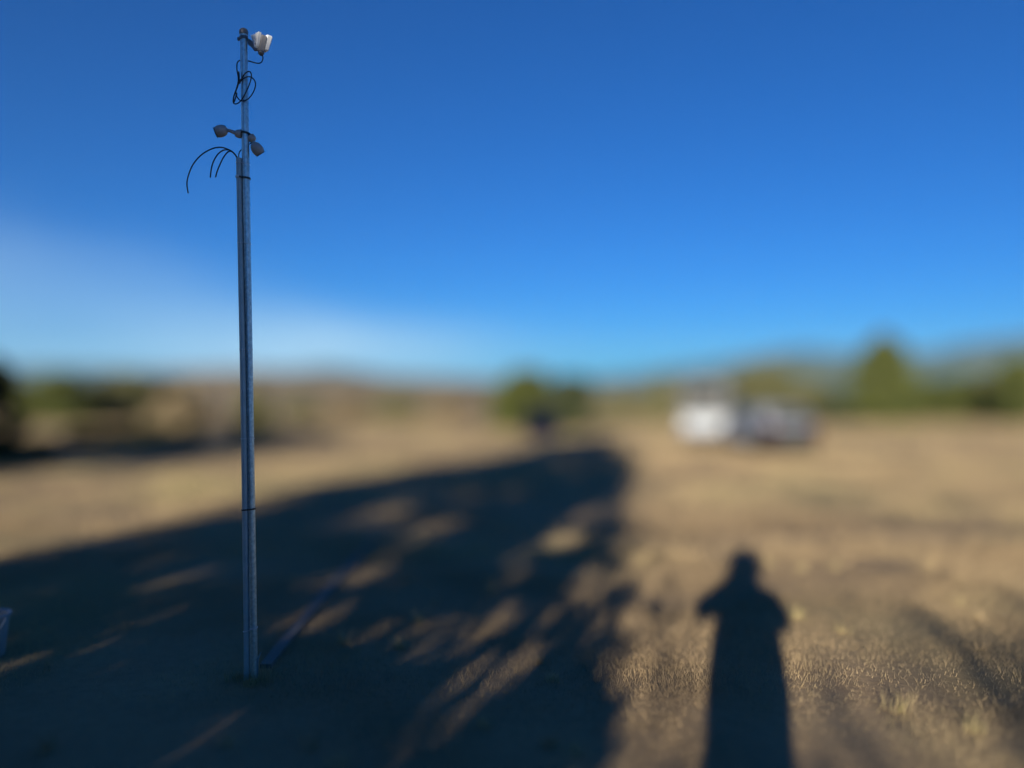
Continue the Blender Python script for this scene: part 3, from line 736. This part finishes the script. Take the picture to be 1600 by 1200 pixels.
# ------------------------------------------------------------------ things on the ground nearby
p0 = Vector((*[px(415, 4.25), 4.25], 0)); p1 = Vector((px(585, 8.0), 8.0, 0))
bd = empty('board', (p0.x, p0.y, gz(p0.x, p0.y))); tag(bd, 'long weathered board lying in the shade beside the pole foot', 'board')
bm = bmesh.new(); dv = p1 - p0; nv = Vector((-dv.y, dv.x, 0)).normalized(); rows = []
for i in range(13):
    q = p0 + dv * i / 12; w_ = .032 + .004 * math.sin(i * 1.7); zz = gz(q.x, q.y) - gz(p0.x, p0.y)
    rows.append([bm.verts.new((q - p0) + nv * sx_ * w_ + Vector((0, 0, zz + dz))) for sx_, dz in ((-1, .0), (1, .0), (1, .026), (-1, .026))])
for A, B in zip(rows, rows[1:]):
    for k in range(4): bm.faces.new((A[k], A[(k + 1) % 4], B[(k + 1) % 4], B[k]))
bm.faces.new(rows[0][::-1]); bm.faces.new(rows[-1]); bmesh.ops.recalc_face_normals(bm, faces=bm.faces[:])
from_bm('plank', bm, M['board'], bd)
ps = P(402.5, 1036, -.01)
bm = bmesh.new(); q = [Vector((0, 0, -.09)), Vector((0, 0, 0)), Vector((.4 * U, 0, 6 * U)), Vector((6 * U, 1 * U, 18 * U))]
rows = [[bm.verts.new(c + Vector((dx * w_, dy, 0))) for dx, dy in ((-1, 0), (1, .001), (1, .003), (-1, .002))] for c, w_ in zip(q, (1.2 * U, 2.2 * U, 2.0 * U, .5 * U))]
for A, B in zip(rows, rows[1:]):
    for k in range(4): bm.faces.new((A[k], A[(k + 1) % 4], B[(k + 1) % 4], B[k]))
bm.faces.new(rows[0][::-1]); bm.faces.new(rows[-1])
tag(from_bm('plastic_strip', bm, M['bucket'], None, ps), 'small pale blue strip poking up at the pole foot', 'strip')
bx0 = px(-20, 4.45); bk_ = empty('bucket', (bx0, 4.45, gz(bx0, 4.45))); tag(bk_, 'pale blue bucket cut off by the left edge', 'bucket')
bm = bmesh.new(); lathe(bm, [(.085, 0), (.088, .004), (.112, .235), (.122, .237), (.122, .252), (.112, .252), (.106, .25), (.084, .012), (.01, .012)], (0, 0, 0), (0, 0, 1), 28); from_bm('shell', bm, M['bucket'], bk_)
bm = bmesh.new(); tube(bm, [(.123 * math.cos(t), -.05 * math.sin(t) - .02, .235 - .10 * math.sin(t)) for t in np.linspace(0, math.pi, 17)], .003, 6); from_bm('handle', bm, M['wire'], bk_)

# dark panel on a pale post, far out in the meadow
pk = empty('sign_post', (px(846, 21.8), 21.8, gz(px(846, 21.8), 21.8))); tag(pk, 'dark navy panel on a pale post before the centre junipers', 'panel')
bm = bmesh.new(); tube(bm, [(0, 0, -.1), (0, 0, .75)], .05, 12); tube(bm, [(0, .0, .4), (0, .25, .05)], .03, 8); from_bm('post', bm, M['post_grey'], pk)
bm = bmesh.new(); box(bm, (0, -.03, .98), (.90, .05, .70), Matrix.Rotation(R(-8), 3, 'X'), .012)
from_bm('panel', bm, M['panel_navy'], pk)
bm = bmesh.new()
for sx_, sz_, cx_, cz_ in ((.98, .04, 0, 1.352), (.98, .04, 0, .608), (.04, .704, -.472, .98), (.04, .704, .472, .98)): box(bm, (cx_, -.0, cz_), (sx_, .07, sz_), None, .006)
bmesh.ops.rotate(bm, cent=(0, -.03, .98), matrix=Matrix.Rotation(R(-8), 3, 'X'), verts=bm.verts[:]); from_bm('frame', bm, M['trim'], pk)

# ------------------------------------------------------------------ vehicles
def wheel(parent, x, y, r, w, name='wheel'):
    s = 1 if y > 0 else -1
    bm = bmesh.new(); lathe(bm, [(r * .62, -w / 2), (r * .92, -w / 2), (r, -w * .36), (r, w * .36), (r * .92, w / 2), (r * .62, w / 2)], (0, 0, 0), (0, 1, 0), 30)
    t = from_bm('wheel', bm, M['tyre'], parent, (x, y, r))
    bm = bmesh.new(); lathe(bm, [(r * .60, -w * .45), (r * .62, w * .42 * 1), (r * .5, w * .30), (r * .2, w * .36), (r * .05, w * .38)], (0, 0, 0), (0, s, 0), 24)
    for k in range(5):
        a = 2 * math.pi * k / 5
        box(bm, (math.cos(a) * r * .36, s * w * .40, math.sin(a) * r * .36), (r * .42, w * .1, r * .14), Matrix.Rotation(-a, 3, 'Y') if False else None)
    from_bm('rim', bm, M['rim'], t)
    return t
def shell(name, prof_rows, m, parent):
    """sections along x: (x, [(y, z) half outline from bottom centre outwards to top centre])"""
    bm = bmesh.new(); rows = []
    for x, half in prof_rows:
        full = [(y, z) for y, z in half] + [(-y, z) for y, z in reversed(half) if abs(y) > 1e-6]
        rows.append([bm.verts.new((x, y, z)) for y, z in full])
    n = len(rows[0])
    for A, B in zip(rows, rows[1:]):
        for k in range(n): bm.faces.new((A[k], A[(k + 1) % n], B[(k + 1) % n], B[k]))
    bm.faces.new(rows[0][::-1]); bm.faces.new(rows[-1])
    bmesh.ops.recalc_face_normals(bm, faces=bm.faces[:])
    o = from_bm(name, bm, m, parent); mo = o.modifiers.new('bevel', 'BEVEL'); mo.width = .03; mo.segments = 2; mo.limit_method = 'ANGLE'; mo.angle_limit = R(25)
    return o
def quad_plate(name, pts, th, m, parent):
    """thin solid plate on four given corner points, thickened outwards"""
    pts = [Vector(p) for p in pts]; nrm = (pts[1] - pts[0]).cross(pts[2] - pts[0]).normalized()
    bm = bmesh.new(); a = [bm.verts.new(p) for p in pts]; b = [bm.verts.new(p + nrm * th) for p in pts]; n = len(pts)
    bm.faces.new(a[::-1]); bm.faces.new(b)
    for k in range(n): bm.faces.new((a[k], a[(k + 1) % n], b[(k + 1) % n], b[k]))
    return from_bm(name, bm, m, parent, smooth=False)
def body_half(w, zb, zs, zt, inset=.05):
    return [(0, zb), (w * .92, zb), (w, zb + .12), (w, zs), (w - inset, zt), (0, zt + .015)]
def hatchback(name, label, loc, rz, paint):
    o = empty(name, loc, rz); tag(o, label, 'car')
    w = .86
    shell('body', [(-2.02, body_half(w * .86, .36, .70, .86)), (-1.9, body_half(w * .97, .26, .72, .92)), (-1.2, body_half(w, .22, .74, .95)), (0, body_half(w, .22, .74, .94)), (.9, body_half(w, .22, .72, .92)),
                   (1.5, body_half(w * .98, .24, .70, .84)), (1.92, body_half(w * .9, .28, .62, .72)), (2.05, body_half(w * .72, .36, .54, .60))], paint, o)
    def gh(x, wt, zt, wb=.80): return (x, [(0, .90), (wb, .90), (wb - .02, .95), (wt + .04, zt - .10), (wt, zt - .03), (0, zt)])
    cabin = shell('cabin', [gh(-1.95, .66, 1.00, .74), gh(-1.55, .62, 1.40), gh(-.9, .63, 1.47), (gh(-.1, .63, 1.48)), gh(.35, .60, 1.42), gh(1.15, .60, .965, .72)], M['silver_paint'], o); cabin['label'] = 'silver roof and pillars'
    # glass
    quad_plate('rear_window', [(-1.93, .60, 1.03), (-1.93, -.60, 1.03), (-1.62, -.54, 1.35), (-1.62, .54, 1.35)], .015, M['glass_dark'], cabin)
    quad_plate('windscreen', [(1.09, -.62, 1.02), (1.09, .62, 1.02), (.43, .56, 1.40), (.43, -.56, 1.40)], .015, M['glass_dark'], cabin)
    for s in (1, -1):
        for x0, x1 in ((-1.35, -.52), (-.42, .35)):
            pts = [(x0, s * .775, 1.0), (x1, s * .775, 1.0), (x1 - (.12 if x1 > 0 else 0), s * .675, 1.36), (x0 + (.12 if x0 < -1 else 0), s * .675, 1.36)]
            quad_plate('side_window', pts if s < 0 else pts[::-1], .014, M['glass_dark'], cabin)
        for x in (-1.28, 1.22): wheel(o, x, s * .76, .31, .2)
        bm = bmesh.new(); box(bm, (-1.98, s * .66, .80), (.10, .20, .26), None, .02); from_bm('tail_light', bm, M['red_lens'], o)
        bm = bmesh.new(); box(bm, (1.95, s * .58, .62), (.12, .30, .13), None, .03); from_bm('headlight', bm, M['clear_lens'], o)
        bm = bmesh.new(); box(bm, (.42, s * .95, 1.0), (.10, .20, .13), None, .03); from_bm('mirror', bm, paint, o)
        for x0, x1 in ((-1.0, -.16), (-.13, .78)):
            bm = bmesh.new(); box(bm, ((x0 + x1) / 2, s * (w - .004), .62), (x1 - x0, .02, .52), None, .006)
            dr = from_bm('door', bm, M['silver_paint'], o); dr['label'] = 'silver door'
            bm = bmesh.new(); box(bm, (x0 + .12, s * (w + .014), .78), (.16, .02, .03), None, .006); from_bm('door_handle', bm, M['trim'], dr)
    b_o = shell('bonnet', [(1.14, [(0, .90), (.74, .90), (.76, .93), (.70, .945), (0, .955)]), (1.6, [(0, .82), (.72, .82), (.74, .85), (.68, .865), (0, .88)]), (1.9, [(0, .72), (.68, .72), (.70, .75), (.62, .765), (0, .775)])], M['silver_paint'], o); b_o['label'] = 'silver bonnet'
    bm = bmesh.new(); box(bm, (-2.02, 0, .42), (.14, 1.50, .20), None, .04); from_bm('rear_bumper', bm, M['trim'], o)
    bm = bmesh.new(); box(bm, (2.02, 0, .40), (.14, 1.36, .20), None, .04); from_bm('front_bumper', bm, M['trim'], o)
    bm = bmesh.new(); box(bm, (-2.04, 0, .68), (.02, .46, .12), None, .004); from_bm('number_plate', bm, M['canopy_grey'], o)
    return o
def pickup(name, label, loc, rz):
    o = empty(name, loc, rz); tag(o, label, 'pickup truck'); w = .93; pt = M['white_paint']
    shell('bed', [(-2.65, body_half(w, .50, 1.0, 1.12, .02)), (-2.6, body_half(w, .48, 1.0, 1.13, .02)), (-.85, body_half(w, .46, 1.0, 1.13, .02))], pt, o)
    shell('cab_body', [(-.82, body_half(w, .42, 1.0, 1.10, .03)), (.9, body_half(w, .42, 1.0, 1.10, .03)), (1.15, body_half(w, .42, .98, 1.08))], pt, o)
    shell('bonnet', [(1.17, body_half(w * .98, .42, .95, 1.06)), (2.2, body_half(w * .97, .44, .90, .99)), (2.55, body_half(w * .9, .48, .82, .90))], M['silver_paint'], o)
    def gh(x, wt, zt, wb=.86): return (x, [(0, 1.07), (wb, 1.07), (wb - .02, 1.14), (wt + .03, zt - .10), (wt, zt - .03), (0, zt)])
    cab = shell('cab_roof', [gh(-.80, .74, 1.66), gh(-.62, .72, 1.78), gh(.25, .72, 1.79), gh(1.12, .74, 1.16)], pt, o)
    quad_plate('windscreen', [(1.06, -.72, 1.20), (1.06, .72, 1.20), (.36, .66, 1.71), (.36, -.66, 1.71)], .02, M['glass_dark'], cab)
    quad_plate('rear_window', [(-.79, .66, 1.22), (-.79, -.66, 1.22), (-.73, -.60, 1.64), (-.73, .60, 1.64)], .02, M['glass_dark'], cab)
    for s in (1, -1):
        for x0, x1, c in ((-.62, .02, 0), (.10, .82, .42)):
            pts = [(x0, s * .835, 1.16), (x1, s * .835, 1.16), (x1 - c, s * .765, 1.66), (x0, s * .765, 1.66)]
            quad_plate('side_window', pts if s < 0 else pts[::-1], .016, M['glass_dark'], cab)
        for x in (-1.75, 1.75): wheel(o, x, s * .80, .38, .25)
        bm = bmesh.new(); box(bm, (-2.66, s * .84, .86), (.06, .14, .30), None, .02); from_bm('tail_light', bm, M['red_lens'], o)
        bm = bmesh.new(); box(bm, (2.52, s * .66, .78), (.14, .30, .18), None, .03); from_bm('headlight', bm, M['clear_lens'], o)
        bm = bmesh.new(); box(bm, (.92, s * 1.03, 1.2), (.12, .20, .20), None, .03); from_bm('mirror', bm, M['trim'], o)
    bm = bmesh.new(); box(bm, (-2.74, 0, .55), (.14, 1.7, .18), None, .03); from_bm('rear_bumper', bm, M['silver_paint'], o)
    bm = bmesh.new(); box(bm, (2.62, 0, .52), (.16, 1.66, .22), None, .03); from_bm('front_bumper', bm, M['trim'], o)
    bm = bmesh.new(); box(bm, (-2.665, 0, .88), (.02, .5, .06), None, .006); from_bm('tailgate_handle', bm, M['trim'], o)
    cn = empty('canopy', (-1.75, 0, 1.14)); cn.parent = o
    bm = bmesh.new(); box(bm, (0, 0, .70), (1.62, 1.70, 1.40), None, .10); from_bm('canopy_shell', bm, M['canopy_grey'], cn)
    bm = bmesh.new(); box(bm, (-.82, 0, .80), (.02, 1.2, .70), None, .005); from_bm('canopy_hatch', bm, M['trim'], cn)
    return o
d_ = 31.5; vx = px(1122, d_)
pickup('pickup_truck', 'white pickup with tall grey canopy parked in dry meadow', (vx, d_, gz(vx, d_)), R(63))
d_ = 24.0; vx = px(1196, d_)
hatchback('parked_car', 'dark grey hatchback with silver roof and doors beside the white pickup', (vx, d_, gz(vx, d_)), R(90 - 17 + 21), M['dark_paint'])

# ------------------------------------------------------------------ the photographer, standing behind the camera
def skin_mesh(name, verts, edges, radii, root, m, parent, sub=2):
    me = bpy.data.meshes.new(name); me.from_pydata(verts, edges, []); me.materials.append(m)
    o = bpy.data.objects.new(name, me); COL.objects.link(o); o.parent = parent
    s = o.modifiers.new('skin', 'SKIN'); s.use_smooth_shade = True
    for i, r in enumerate(radii):
        sv = me.skin_vertices[0].data[i]; sv.radius = (r, r) if not isinstance(r, tuple) else r; sv.use_root = (i == root)
    ss = o.modifiers.new('sub', 'SUBSURF'); ss.levels = sub; ss.render_levels = sub
    return o
per = empty('person', (-.08, -.40, gz(-.08, -.40)), 0); tag(per, 'person in dark hooded jacket and jeans holding up a phone', 'person')
per.rotation_euler = (0, 0, R(-12))
V = []; E = []; RD = []
def jv(p, r, prev=None):
    V.append(p); RD.append(r); i = len(V) - 1
    if prev is not None: E.append((prev, i))
    return i
pel = jv((0, 0, .93), (.25, .17)); w1 = jv((0, .0, 1.10), (.235, .16), pel); ch = jv((0, -.01, 1.28), (.23, .15), w1); sh = jv((0, -.02, 1.44), (.19, .13), ch)
nk = jv((0, .0, 1.54), .07, sh); hd0 = jv((0, .02, 1.63), (.08, .09), nk); hd1 = jv((0, .025, 1.73), (.088, .105), hd0); hd2 = jv((0, .01, 1.80), (.062, .075), hd1)
hands = []
for s in (-1, 1):
    hp = jv((s * .10, 0, .86), .105, pel); kn_ = jv((s * .12, .02, .48), .068, hp); an = jv((s * .13, -.03, .10), .045, kn_); jv((s * .14, .10, .045), .045, an)
    so = jv((s * .18, -.02, 1.43), .09, sh)
    el_ = jv((s * (.30 if s < 0 else .25), .16, 1.31 if s < 0 else 1.26), .078, so); wr = jv((s * .09, .34, 1.47), .05, el_); hn = jv((s * .08, .385, 1.53), (.032, .024), wr)
    for k in range(4):
        a0 = Vector((s * .072, .40, 1.525 + .02 * k)); f1 = jv(tuple(a0), .011, hn)
        f2 = jv(tuple(a0 + Vector((-s * .018, .028, .006))), .0095, f1); jv(tuple(a0 + Vector((-s * .042, .020, .006))), .008, f2)
    t1 = jv((s * .07, .372, 1.575), .012, hn); jv((s * .045, .385, 1.60), .009, t1)
body = skin_mesh('body', V, E, RD, pel, M['jacket'], per)
# face and hair as children
bm = bmesh.new(); bmesh.ops.create_uvsphere(bm, u_segments=24, v_segments=16, radius=1.0)
for v in bm.verts:
    x, y, z = v.co; v.co = Vector((x * .078 * (1 - .18 * max(-z, 0)), y * .098 + .03, z * .118 + 1.70))
bmesh.ops.create_cone(bm, segments=10, radius1=.016, radius2=.006, depth=.05, cap_ends=True, matrix=Matrix.Translation((0, .132, 1.70)) @ Matrix.Rotation(R(25), 4, 'X'))
for s in (-1, 1): bmesh.ops.create_icosphere(bm, subdivisions=2, radius=.022, matrix=Matrix.Translation((s * .082, .02, 1.70)) @ Matrix.Diagonal((.4, .8, 1.3, 1)))
from_bm('face', bm, M['skin'], per)
bm = bmesh.new(); bmesh.ops.create_uvsphere(bm, u_segments=24, v_segments=16, radius=1.0)
for v in bm.verts:
    x, y, z = v.co; v.co = Vector((x * .150, y * .135 - .03, z * .155 + 1.70))
from_bm('hood', bm, M['jacket'], per)
LV = []; LE = []; LR = []
for s in (-1, 1):
    i = len(LV); LV += [(s * .06, 0, .98), (s * .10, 0, .82), (s * .12, .02, .48), (s * .13, -.03, .12)]; LR += [.135, .122, .085, .066]; LE += [(i, i + 1), (i + 1, i + 2), (i + 2, i + 3)]
LE.append((0, 4)); skin_mesh('trousers', LV, LE, LR, 0, M['jeans'], per)
for s in (-1, 1):
    bm = bmesh.new(); box(bm, (s * .14, .04, .055), (.10, .27, .10), None, .035); from_bm('shoe', bm, M['shoe'], per)
ph = empty('phone', (0.0, -.035, 1.58)); tag(ph, 'black phone held up by the person taking the picture', 'phone')
bm = bmesh.new(); box(bm, (0, 0, 0), (.075, .008, .15), None, .003); from_bm('case', bm, M['phone'], ph)
bm = bmesh.new(); box(bm, (0, -.0055, 0), (.068, .003, .142), None, .001); from_bm('screen', bm, M['glass_dark'], ph)
